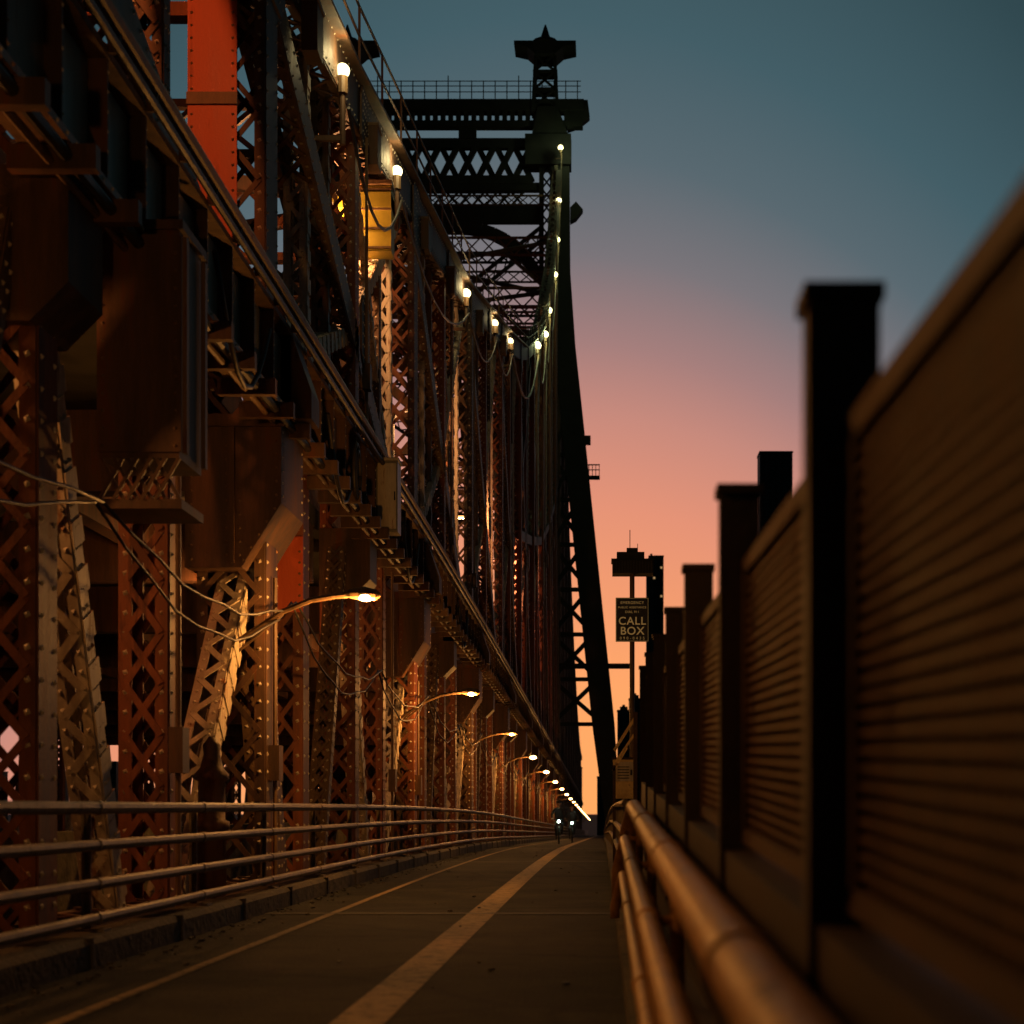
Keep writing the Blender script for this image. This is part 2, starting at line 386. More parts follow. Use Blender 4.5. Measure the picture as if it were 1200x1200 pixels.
    for i,y in enumerate(far[:-1]):
        T=topz(y) if y>175 else 66; yn=y+17; Tn=topz(yn); o=off(y);on=off(yn)
        mb.beam((x,y,o-.5),(x,y,T),.7,.8,'brown'); mb.beam((x,y+8.5,o-.5),(x,y+8.5,topz(y+8.5) if y>175 else 50),.5,.6,'brown')
        mb.beam((x,y,T),(x,yn,Tn),.8,.8,'brown'); mb.beam((x,y,T),(x,yn,on+6.6),.5,.5,'brown'); mb.beam((x,y,o+6.6),(x,yn,on+6.6),.8,.8,'brown')
    if near:
        for y,k,z0,z1,xa,xb in ((21.5,'vivid',8.1,12.3,-5.22,-4.6),(24.88,'vivid',3.9,5.0,-4.85,-4.36)):
            mb.box(xa,xb,y-.03,y,z0,z1,k)
            n=int((z1-z0)/.16)
            for j in range(n):
                for xx in (xa+.05,xb-.05): mb.rivet((xx,y-.03,z0+.08+j*.16),(0,-1,0),.024,'tan')
        mb.box(-5.23,-4.59,21.44,21.47,9.9,10.05,'tan')
        for y,z0,z1 in ((17.0,-.1,5.8),(22.0,-.1,4),(39,-.1,4),(34.2,-.1,5.8),(30.5,7,13),(47.5,7,15.5),(56,7,17)):
            mb.tube([(-4.2,y-.1,off(y)+z0),(-4.2,y-.1,off(y)+z1)],.03,'tan',6)
            mb.box(-4.26,-4.12,y-.25,y+.02,off(y)+z0+1.5,off(y)+z0+1.95,'brown')
    return mb.obj(name,bridge)
truss(TX,True,'near_truss')
truss(-27.3,False,'far_truss')

# brackets, fascia, conduits
mb=MB('brown')
for i in range(0,20):
    y=5+17*i; o=off(y)
    poly=[(-5.2,o+5.95),(-4.0,o+5.95),(-4.0,o+4.85),(-4.5,o+4.05),(-5.2,o+4.05)]
    mb.prism(poly,y-.75,y+.8,'brown')
    mb.box(-5.22,-3.97,y-.8,y-.75,o+5.8,o+5.95,'brown'); mb.box(-4.62,-4.58,y-.79,y-.75,o+4.1,o+5.8,'brown')
    if y<80:
        for px,pz in [( -4.06,4.95+.17*q) for q in range(5)]+[(-5.12,4.15+.17*q) for q in range(10)]+[(-4.48+.1*q,4.14+.16*q) for q in range(5)]+[(-4.52,4.2+.17*q) for q in range(9)]+[(-4.68,4.2+.17*q) for q in range(9)]:
            mb.rivet((px,y-.75,o+pz),(0,-1,0),.022,'tan')
        for q in range(6):
            for yy in (-.65,.7): mb.rivet((-4.0,y+yy,o+4.95+.16*q),(1,0,0),.026,'pale')
    mb.prism([(-4.35,o+6.0),(-3.7,o+6.0),(-3.7,o+6.35),(-4.1,o+7.5),(-4.35,o+7.5)],y-.3,y+.3,'brown')
    ym=y+8.5; om=off(ym)
    mb.prism([(-5.0,om+6.0),(-4.1,om+6.0),(-4.1,om+5.1),(-4.4,om+4.8),(-5.0,om+4.8)],ym-.4,ym+.5,'brown')
YS2=[y for y in YS if y<330]
sweep(mb,rect(-4.16,-4.12,6.05,7.05),YS2,'grey')
sweep(mb,rect(-4.32,-3.92,5.97,6.04),YS2,'tan')
sweep(mb,rect(-4.32,-3.95,7.06,7.13),YS2,'tan')
sweep(mb,circ(-3.88,7.32,.07),YS2,'tan'); sweep(mb,circ(-3.86,7.12,.04),YS2,'cable')
sweep(mb,circ(-3.96,5.88,.05),YS2,'cable'); sweep(mb,circ(-4.08,5.84,.035),YS2,'tan')
y=1.0; j=0
while y<330:
    o=off(y)
    st=1.15 if y<120 else 3
    mb.box(-4.118,-3.96,y,y+.03,o+6.045,o+7.055,'brown')
    mb.box(-4.4,-3.74,y+.1,y+.22,o+5.78,o+5.965,'brown')
    if j%4==1: mb.box(-4.117,-4.09,y+.03,y+st,o+6.1,o+7.0,'tan')
    if y<70:
        for q in range(6): mb.rivet((-3.96+.0,y+.015,o+6.15+q*.16),(1,0,0),.02,'pale'); 
        for q in range(5): mb.rivet((-3.92,y+q*.23,o+6.005),(1,0,0),.025,'pale')
    mb.box(-3.96,-3.86,y,y+.04,o+7.1,o+7.4,'brown')
    y+=st; j+=1
mb.obj('upper_deck_edge',bridge)

mb=MB('deck')
sweep(mb,rect(-26.8,-5.2,-.5,-.1),YS2,'deck')
sweep(mb,rect(-26.8,-5.2,6.15,6.5),YS2,'deck')
sweep(mb,rect(-5.15,-3.66,-.45,-.12),YS2,'brown')
for xx in (-8,-12,-16,-20,-24): sweep(mb,rect(xx-.15,xx+.15,5.5,6.15),YS2,'brown')
for i in range(40):
    y=5+8.5*i; o=off(y); mb.box(-26.8,-5.2,y-.2,y+.2,o+5.1,o+6.14,'brown')
sweep(mb,rect(-5.9,-5.7,-.1,.8),YS2,'conc'); sweep(mb,rect(-5.75,-5.6,6.5,7.4),YS2,'brown')
mb.obj('roadway_deck',bridge)

# overhead sway frames
mb=MB('brown')
def lat(xa,za,xb,zb,y,dep,k,n=12,t=.18):
    mb.beam((xa,y,za+dep/2),(xb,y,zb+dep/2),t,t*1.4,k,up=(0,1,0)); mb.beam((xa,y,za-dep/2),(xb,y,zb-dep/2),t,t*1.4,k,up=(0,1,0))
    for i in range(n):
        a=i/n;b2=(i+1)/n
        A=(xa+(xb-xa)*a,y,za+(zb-za)*a);B=(xa+(xb-xa)*b2,y,za+(zb-za)*b2)
        mb.beam((A[0],y-.05,A[2]-dep/2),(B[0],y-.05,B[2]+dep/2),t*.6,t*.6,k,up=(0,1,0)); mb.beam((A[0],y+.05,A[2]+dep/2),(B[0],y+.05,B[2]-dep/2),t*.6,t*.6,k,up=(0,1,0))
for i in range(0,10):
    y=5+17*i; T=topz(y)
    lat(-27,T-.4,-5,T-.4,y,1.6,'red',14)
    if T>14: lat(-27,(T+7)/2+1,-5,(T+7)/2+1,y,1.2,'brown',14)
    lat(-27,topz(y+8.5)-.3,-5,topz(y+8.5)-.3,y+8.5,.9,'brown',20,.14)
    mb.beam((-5,y,T-4.5),(-9,y,T-1),.3,.3,'brown',up=(0,1,0)); mb.beam((-27,y,T-4.5),(-23,y,T-1),.3,.3,'brown',up=(0,1,0))
    if i<9:
        Tn=topz(y+17); mb.beam((-5,y,T),(-27,y+17,Tn),.3,.3,'brown'); mb.beam((-27,y,T),(-5,y+17,Tn),.3,.3,'brown')
mb.obj('sway_bracing',bridge)

# necklace of globe lamps along the chord
mb=MB('brown'); LP=[(27.7,862),(35,744),(52.8,601),(66.7,566),(78,545),(110,540),(125,553),(134,581),(151,623),(159,664),(165,710),(172,772)]
wire=[]
for y,dy in LP:
    z=CAM+dy*y/2000.; x=-4.22
    r=.12 if y<40 else (.15 if y<80 else .27)
    mb.sphere((x,y,z),r,'globe'); mb.tube([(x,y,z-r-.25),(x,y,z-r*.8)],[.09 if y<60 else .15]*2,'tan')
    mb.tube([(x,y,z-1.2),(x,y,z-r-.2)],.05,'brown'); mb.beam((TX,y,z-1.1),(x,y,z-1.1),.08,.08,'brown')
    if y<80: light('globe_light','POINT',(x+.25,y-.4,z+.1),(1,.76,.34),30,bridge,.12)
    elif y>100: light('globe_light','POINT',(x+.6,y-.9,z+.1),(.85,1,.45),(190 if y<155 else 110),bridge,.2)
    wire.append((x,y,z-.6))
cp=[(-4.35,5+q*3,topz(5+q*3)+.45) for q in range(56)]
for a,b2 in zip(cp[:-1],cp[1:]):
    mb.beam(a,b2,.5,.06,'brown',up=(0,0,1))
    for h in (.5,1.0): mb.beam((a[0]+.22,a[1],a[2]+h),(b2[0]+.22,b2[1],b2[2]+h),.035,.035,'brown',up=(0,0,1))
    mb.beam((a[0]+.22,a[1],a[2]),(a[0]+.22,a[1],a[2]+1.0),.04,.04,'brown')
for k in range(len(wire)-1):
    a=Vector(wire[k]);b2=Vector(wire[k+1]); pts=[]
    for t in range(9):
        p=a.lerp(b2,t/8); p.z-=(1.2 if k<4 else 2.4)*4*(t/8)*(1-t/8); p.x+=.1; pts.append(p)
    mb.tube(pts,.03 if k<4 else .06,'cable' if k<4 else 'tan',6)
for y in (24.5,31,40,47,58,72):
    z=topz(y); mb.box(-4.28,-4.05,y-.25,y+.25,z-.9,z-.2,'brown'); mb.box(-4.3,-4.03,y-.27,y+.27,z-.2,z-.15,'tan')
mb.box(-4.75,-4.16,33.6,34.1,12.0,13.3,'yellow'); mb.box(-5.2,-4.16,33.55,34.1,12.85,13.15,'yellow'); mb.box(-4.77,-4.14,33.52,34.12,13.3,13.38,'tan')
for q in range(4): mb.box(-4.76,-4.15,33.56,33.6,12.05+q*.38,12.09+q*.38,'tan')
mb.obj('chord_lamps_and_catwalk',bridge)

mb=MB()
x,y=-4.35,19.0
prof=[(.16,0),(.16,.9),(.2,.92),(.2,1.0),(.15,1.02),(.15,1.45),(.19,1.47),(.19,1.53),(.13,1.6),(.09,1.75),(.1,1.85),(.03,1.95)]
mb.tube([(x,y,z-.1) for r,z in prof],[r for r,z in prof],'tan',16); mb.obj('standpipe',smooth=True)
mb=MB()
mb.box(-3.98,-3.6,30.0,30.5,5.9,7.15,'grey'); mb.box(-4.0,-3.58,29.98,30.52,7.15,7.2,'pale'); mb.box(-3.95,-3.63,29.985,30.0,5.95,7.1,'pale'); mb.box(-3.66,-3.64,29.96,29.985,6.45,6.6,'dark'); mb.obj('electrical_cabinet')
mb=MB()
mb.box(-4.3,-3.62,14.6,15.4,4.05,6.0,'brown'); mb.box(-4.34,-3.58,14.56,15.44,6.0,6.08,'brown'); mb.box(-4.32,-3.6,14.58,14.6,4.1,5.95,'brown')
mb.box(-3.6,-3.56,14.62,14.7,4.1,5.95,'tan'); mb.box(-3.6,-3.56,15.3,15.38,4.1,5.95,'tan')
for q in range(12): mb.rivet((-4.27,14.58,4.15+q*.15),(0,-1,0),.02,'tan'); mb.rivet((-3.65,14.58,4.15+q*.15),(0,-1,0),.02,'tan')
for q in range(5): mb.beam((-4.3+q*.12,14.6,3.7),(-4.3+q*.12+.2,14.6,4.05),.03,.03,'brown',up=(0,1,0)); mb.beam((-4.1+q*.12,14.62,3.7),(-4.3+q*.12,14.62,4.05),.03,.03,'brown',up=(0,1,0))
mb.box(-4.32,-3.6,14.6,15.4,3.62,3.7,'brown'); mb.obj('electrical_cabinet')
mb=MB()
anch=[(-3.9,5,4.2)]+[(-3.95,5+8.5*i,off(5+8.5*i)+(3.7 if i%2==0 else 3.5)) for i in range(1,30)]
for a,b2 in zip(anch[:-1],anch[1:]):
    a=Vector(a);b2=Vector(b2)
    for sg,dx in ((.45,0),(.75,.06)):
        pts=[]
        for t in range(11):
            p=a.lerp(b2,t/10); p.z-=sg*4*(t/10)*(1-t/10)+.03*math.sin(t*2.1+a.y); p.x-=dx; pts.append(p)
        mb.tube(pts,.015,'cable',6)
for y0 in (17,24,33,46):
    pts=[(-3.86,y0+t*.35,off(y0)+6.6-1.0*math.sin(math.pi*t/8)) for t in range(9)]; mb.tube(pts,.03,'cable',6)
pts=[(-3.8,26.4+.3*math.cos(t*math.pi/8),6.25+.42*math.sin(t*math.pi/8)) for t in range(17)]; mb.tube(pts,.035,'cable',6); mb.tube([(-3.78,26.4+.22*math.cos(t*math.pi/8),6.22+.34*math.sin(t*math.pi/8)) for t in range(17)],.03,'cable',6)
mb.obj('hanging_cable',smooth=True)

# ------------------------------------------------------------ tower
mb=MB('dark'); TY=175.
def mirror(x): return -32-x
for mf in (lambda x:x, mirror):
    xc=-5.7
    mb.beam((mf(xc-.55),TY,-38),(mf(xc-.55),TY,70),.45,1.4,'dark',up=(0,1,0)); mb.beam((mf(xc+.55),TY,-38),(mf(xc+.55),TY,70),.45,1.4,'dark',up=(0,1,0))
    z=-6
    while z<68:
        mb.beam((mf(xc-.5),TY-.6,z),(mf(xc+.5),TY-.6,z+1.3),.16,.12,'dark',up=(0,1,0)); mb.beam((mf(xc+.5),TY-.6,z),(mf(xc-.5),TY-.6,z+1.3),.16,.12,'dark',up=(0,1,0)); z+=1.3
    L=[(1.6,-8,.8),(1.0,0,.8),(.1,9.4,1.15),(-1.2,22,1.15),(-3.05,40,1.15),(-3.75,48,1.0),(-4.2,56,.9),(-4.3,69,.9)]
    L=[(4.6,-38,1.0)]+L
    for (xa,za,wa),(xb,zb,wb) in zip(L[:-1],L[1:]):
        mb.add([(mf(xa-wa),TY-.9,za),(mf(xa+wa),TY-.9,za),(mf(xa+wa),TY+.9,za),(mf(xa-wa),TY+.9,za),(mf(xb-wb),TY-.9,zb),(mf(xb+wb),TY-.9,zb),(mf(xb+wb),TY+.9,zb),(mf(xb-wb),TY+.9,zb)],MB.BF,'dark')
    def bx(z):
        for (xa,za,wa),(xb,zb,wb) in zip(L[:-1],L[1:]):
            if za<=z<=zb: return xa+(xb-xa)*(z-za)/(zb-za)
        return -4.3
    z=9.5
    while z<52:
        h=4.6
        mb.beam((mf(-5.2),TY,z),(mf(bx(z)),TY,z),.4,.5,'dark',up=(0,1,0))
        mb.beam((mf(-5.2),TY-.3,z),(mf(bx(z+h)),TY-.3,z+h),.45,.3,'dark',up=(0,1,0)); mb.beam((mf(bx(z)),TY+.3,z),(mf(-5.2),TY+.3,z+h),.45,.3,'dark',up=(0,1,0))
        z+=h
    mb.box(*sorted((mf(-7.9),mf(-3.2))),TY-1.2,TY+1.2,66.5,69.6,'dark')
    mb.prism([(mf(-7.2),69.6),(mf(-3.5),69.6),(mf(-4.6),72.5),(mf(-6.6),72.5)],TY-1,TY+1,'dark')
    for xx in (-7.1,-4.6): 
        mb.beam((mf(xx),TY-.8,72),(mf(xx+(.3 if xx<-6 else -.3)),TY-.8,78),.35,.35,'dark',up=(0,1,0)); mb.beam((mf(xx),TY+.8,72),(mf(xx+(.3 if xx<-6 else -.3)),TY+.8,78),.35,.35,'dark',up=(0,1,0))
    for z in (72.5,74.3,76.1): 
        mb.beam((mf(-7.0),TY-.8,z),(mf(-4.8),TY-.8,z+1.8),.22,.2,'dark',up=(0,1,0)); mb.beam((mf(-4.8),TY-.8,z),(mf(-7.0),TY-.8,z+1.8),.22,.2,'dark',up=(0,1,0)); mb.box(*sorted((mf(-7.1),mf(-4.6))),TY-.9,TY+.9,z-.15,z+.15,'dark')
    mb.prism([(mf(-6.9),77.6),(mf(-4.8),77.6),(mf(-4.0),78.3),(mf(-2.7),78.6),(mf(-2.7),78.9),(mf(-9.0),78.9),(mf(-9.0),78.6),(mf(-7.7),78.3)],TY-1.6,TY+1.6,'dark')
    mb.tube([(mf(-5.85),TY,78.9),(mf(-5.85),TY,79.4),(mf(-5.85),TY,79.9),(mf(-5.85),TY,81.2)],[1.9,1.4,.5,.08],'dark',8)
    mb.prism([(mf(-3.3),62.3),(mf(-2.7),62.9),(mf(-2.0),62.1),(mf(-2.7),61.2),(mf(-3.3),60.9)],TY-.6,TY+.6,'dark')
    for z in (35.3,):
        xb_=bx(z)+1.1; mb.box(*sorted((mf(xb_),mf(xb_+1.2))),TY-.8,TY+.8,z-.6,z-.45,'dark')
        for q in range(4): mb.box(*sorted((mf(xb_+.05+q*.35),mf(xb_+.12+q*.35))),TY-.75,TY-.65,z-.5,z+.7,'dark')
        mb.box(*sorted((mf(xb_),mf(xb_+1.2))),TY-.75,TY-.65,z+.6,z+.72,'dark'); mb.box(*sorted((mf(xb_),mf(xb_+1.2))),TY-.75,TY-.65,z+.1,z+.18,'dark')
    mb.box(*sorted((mf(bx(38.6)+.9),mf(bx(38.6)+1.7))),TY-.5,TY+.5,38.2,39.0,'dark')
def latx(xa,xb,z0,z1,y,n,t,k='dark'):
    mb.beam((xa,y,z0),(xb,y,z0),t*1.6,t*1.6,k,up=(0,1,0)); mb.beam((xa,y,z1),(xb,y,z1),t*1.6,t*1.6,k,up=(0,1,0))
    for i in range(n):
        a=xa+(xb-xa)*i/n;b2=xa+(xb-xa)*(i+1)/n
        mb.beam((a,y-.2,z0),(b2,y-.2,z1),t,t,k,up=(0,1,0)); mb.beam((a,y+.2,z1),(b2,y+.2,z0),t,t,k,up=(0,1,0))
mb.box(-30.4,-1.9,TY-.8,TY+.8,72.2,73.3,'dark'); mb.box(-30.2,-2.0,TY-.6,TY+.6,70.6,71.2,'dark')
for i in range(36): 
    xx=-30+i*.79; mb.box(xx,xx+.45,TY-.5,TY+.5,71.2,72.2,'dark')
mb.prism([(-1.5,73.3),(-1.3,71.6),(-2.4,70.7),(-3.6,70.3),(-3.6,73.3)],TY-.55,TY+.55,'dark')
for z in (74.0,74.6,75.1): mb.beam((-30.4,TY-.8,z),(-2.2,TY-.8,z),.07,.07,'dark',up=(0,0,1))
for i in range(24): mb.box(-30.2+i*1.2,-30.1+i*1.2,TY-.85,TY-.75,73.3,75.15+(0.5 if i%6==0 else 0),'dark')
for px in (455,548): 
    xx=(px-706)*.0875; mb.box(xx-.9,xx+.9,TY-.4,TY+.4,69.4,70.7,'dark')
mb.box(-26,-7.5,TY-.3,TY+.3,69.1,69.5,'dark')
latx(-26,-7.2,65.2,68.9,TY,10,.55)
mb.box(-26,-6.5,TY-.4,TY+.4,64.1,64.9,'dark')
def arch(zc,rise,th):
    P=[]
    for i in range(17):
        t=-1+2*i/16; P.append((-16+9.6*t, zc-rise*t*t*abs(t)))
    for (xa,za),(xb,zb) in zip(P[:-1],P[1:]): mb.beam((xa,TY,za),(xb,TY,zb),th,.8,'dark',up=(0,1,0))
    return P
arch(60.4,5.2,1.2); mb.box(-26,-6.5,TY-.3,TY+.3,60.8,62.6,'dark'); 
latx(-24,-8,62.6,64.1,TY,12,.2)
for (xa,za,xb,zb) in ((-26,44,-6,60),(-6,44,-26,60),(-26,30,-6,44),(-6,30,-26,44)):
    v=Vector((xb-xa,0,zb-za)).normalized(); n_=Vector((-v.z,0,v.x))*.55
    A=Vector((xa,TY,za));B=Vector((xb,TY,zb)); mb.beam(A+n_,B+n_,.3,.5,'dark',up=(0,1,0)); mb.beam(A-n_,B-n_,.3,.5,'dark',up=(0,1,0))
    for i in range(18):
        p=A.lerp(B,i/18);q=A.lerp(B,(i+1)/18); mb.beam(p+n_,q-n_,.12,.12,'dark',up=(0,1,0)); mb.beam(p-n_,q+n_,.12,.12,'dark',up=(0,1,0))
for z in (57.5,52,47,44,30): latx(-26,-6.3,z-.5,z+.5,TY+.5,18,.14)
mb.box(-5.2,3.0,TY-.4,TY+.4,15.2,15.7,'dark')
mb.obj('bridge_tower',bridge)

# lower roadway luminaires, then upper ones added to light the truss
for i in range(5):
    y=13+17*i; o=off(y)
    mb=MB('inlamp'); mb.box(-6.9,-6.5,y-.12,y+.12,o+4.95,o+5.0,'inlamp'); mb.box(-6.95,-6.45,y-.16,y+.16,o+5.0,o+5.08,'dark'); mb.beam((-6.7,y,o+5.08),(-6.7,y,o+5.5),.05,.05,'dark')
    p=mb.obj('roadway_and_added_luminaire'); light('luminaire_and_fill_light','POINT',(-6.7,y,o+4.85),(1,.36,.09),220,p,.15)
for y,pw,col in ((14.5,800,(1,.25,.06)),(33.5,480,(1,.42,.15)),(50.5,480,(1,.42,.15)),(67.5,520,(1,.36,.14)),(93,900,(1,.28,.12)),(118,1200,(1,.28,.12)),(144,1400,(1,.28,.12))):  # added upper lamps, no visible source: they brighten the truss and tint it red
    o=off(y); hh=12.6 if y<80 else 15
    mb=MB('inlamp'); mb.tube([(-6.2,y,o+6.5),(-6.2,y,o+hh),(-6.1,y,o+hh+.3),(-5.7,y,o+hh+.4)],.05,'dark'); mb.box(-5.75,-5.35,y-.12,y+.12,o+hh+.3,o+hh+.38,'inlamp'); mb.box(-5.8,-5.3,y-.15,y+.15,o+hh+.38,o+hh+.46,'dark')
    p=mb.obj('roadway_and_added_luminaire'); light('luminaire_and_fill_light','POINT',(-5.5,y,o+hh),col,pw,p,.15)

# ------------------------------------------------------------ path street lamps
for i in range(24):
    y=5+17*i-(0.9 if i else 0); o=off(y)
    mb=MB('tan')
    pts=[(-4.75,y,o+2.95),(-4.3,y,o+3.25),(-3.95,y,o+3.48),(-3.6,y,o+3.62),(-3.3,y,o+3.67),(-3.15,y,o+3.68)]
    mb.tube(pts,.035,'tan',8); mb.box(-4.85,-4.74,y-.1,y+.45,o+2.75,o+3.15,'tan')
    mb.tube([(-4.75,y,o+2.78),(-3.95,y,o+3.45)],.02,'tan',6)
    mb.tube([(-3.2,y,o+3.69),(-3.12,y,o+3.70),(-2.95,y,o+3.70),(-2.8,y,o+3.685),(-2.74,y,o+3.68)],[.03,.06,.09,.07,.02],'tan',10)
    mb.sphere((-2.93,y,o+3.655),.10 if y<60 else .16,'lamp',12,8,.5)
    p=mb.obj('street_lamp',smooth=False)
    if i<10: light('lamp_light','POINT',(-2.9,y-.02,o+3.5),(1,.40,.085),(150 if i==0 else 245 if y<60 else 240),p,.08)

# ------------------------------------------------------------ call box sign
cb=empty('call_box_sign',(0.54,31,0))
mb=MB(); mb.tube([(0,.05,0),(0,.05,5.75)],.045,'tan',12); mb.box(-.3,.3,-.02,0,4.06,4.86,'signblue')
for a in ((-.29,.29,4.845,4.85),(-.29,.29,4.07,4.075),(-.29,-.285,4.07,4.85),(.285,.29,4.07,4.85)): mb.box(a[0],a[1],-.024,-.021,a[2],a[3],'letter')
mb.box(-.1,.1,0,.1,4.2,4.24,'tan'); mb.box(-.1,.1,0,.1,4.7,4.74,'tan')
mb.obj('pole_and_panel',cb)
def text(t,z,sz,par,b_=.002):
    c=bpy.data.curves.new('lettering','FONT'); c.body=t; c.size=sz; c.align_x='CENTER'; c.extrude=.002; c.offset=b_; c.space_character=1.1
    o=bpy.data.objects.new('lettering',c); o.rotation_euler=(math.pi/2,0,0); o.location=(0,-.026,z); c.materials.append(M['letter']); S.collection.objects.link(o); o.parent=par
text('EMERGENCY',4.745,.07,cb,0); text('PUBLIC ASSISTANCE',4.665,.052,cb,0); text('DIAL 911',4.58,.06,cb,0); text('CALL',4.37,.2,cb); text('BOX',4.19,.2,cb); text('0 9 0 - 0 4 3 5',4.10,.07,cb,0)
mb=MB(); mb.box(-.36,.38,-.15,.35,5.29,5.52,'dark'); mb.box(-.38,.40,-.17,.37,5.52,5.55,'dark'); mb.box(-.28,.22,-.1,.3,5.55,5.68,'dark'); mb.box(-.1,.1,-.05,.2,5.68,5.76,'dark')
for q in range(14): mb.box(-.35+q*.053,-.335+q*.053,-.165,-.15,5.3,5.51,'cable')
mb.tube([(-.04,.05,5.76),(-.04,.05,6.1)],.008,'dark',6); mb.tube([(.1,.05,5.6),(.1,.05,5.85)],.006,'dark',6)
mb.obj('equipment_box',cb)
mb=MB(); mb.box(.19,.59,30.6,30.9,CAM+.14,CAM+.84,'callbox'); mb.box(.17,.61,30.58,30.92,CAM+.84,CAM+.88,'fence'); mb.box(.23,.55,30.585,30.6,CAM+.45,CAM+.8,'pale'); mb.box(.23,.55,30.585,30.6,CAM+.18,CAM+.40,'callbox'); mb.box(.5,.53,30.56,30.585,CAM+.56,CAM+.66,'dark')
for q in range(5): mb.box(.27,.48,30.578,30.585,CAM+.5+q*.05,CAM+.515+q*.05,'dark')
mb.tube([(.4,30.75,.1),(.4,30.75,CAM+.14)],.05,'tan'); mb.obj('emergency_call_box')
mb=MB(); 
for a,b2,w in (((.2,29,CAM+.95),(.55,29,CAM+1.5),.05),((.22,29,CAM+.75),(.56,29,CAM+1.25),.04),((.18,29,CAM+.6),(.42,29,CAM+1.0),.035)): mb.beam(a,b2,w,.05,'callbox',up=(0,1,0))
mb.beam((.56,29,.1),(.56,29,CAM+1.6),.07,.07,'fence',up=(0,1,0)); mb.beam((.2,29,.1),(.2,29,CAM+.7),.05,.05,'fence',up=(0,1,0)); mb.obj('gate_brace')

# ------------------------------------------------------------ buildings
def building(x,y,w,d,h,crown=0,lit=.04,step=3.6):
    p=empty('high_rise_building',(x,y,-38)); mb=MB('bld')
    mb.box(-w/2,w/2,-d/2,d/2,0,h,'bld')
    z=4
    nb=max(2,int(w/3.2))
    mw=MB('dark','win')
    while z<h-3:
        for i in range(nb):
            xx=-w/2+w*(i+.5)/nb; mw.box(xx-.9,xx+.9,-d/2-.06,-d/2-.01,z,z+1.9,'win' if random.random()<lit else 'dark')
        mb.box(-w/2-.1,w/2+.1,-d/2-.25,-d/2-.002,z+2.6,z+2.9,'bld')
        z+=step
    if crown:
        mb.box(-w*.3,w*.3,-d*.3,d*.3,h,h+crown,'bld'); mb.box(-w*.12,w*.1,-d*.1,d*.1,h+crown,h+crown*1.5,'bld')
    mb.box(-w/2-.3,w/2+.3,-d/2-.3,d/2+.3,h-.4,h+.6,'bld')
    mb.obj('facade',p); mw.obj('windows',p)
building(43,1500,9,14,255,4,.03); building(50,1512,8,12,260,0,.03)
building(101,1000,19,16,245,0,0)
building(15,1200,9,14,106,3,.05); building(24,1260,9,14,118,3,.05); building(6,1400,10,14,90,3,.05)
for i in range(46):
    x=-700+i*15.5+random.uniform(-5,5)
    building(x,1000+random.uniform(0,500),random.uniform(9,15),16,random.uniform(45,95),random.choice((0,2,3)),.05,7)
mb=MB(); mb.add([(-4000,850,-37),(4000,850,-37),(4000,8000,-37),(-4000,8000,-37),(-4000,850,-39),(4000,850,-39)],[(0,1,2,3),(0,4,5,1)],'deck'); mb.obj('far_shore_ground')

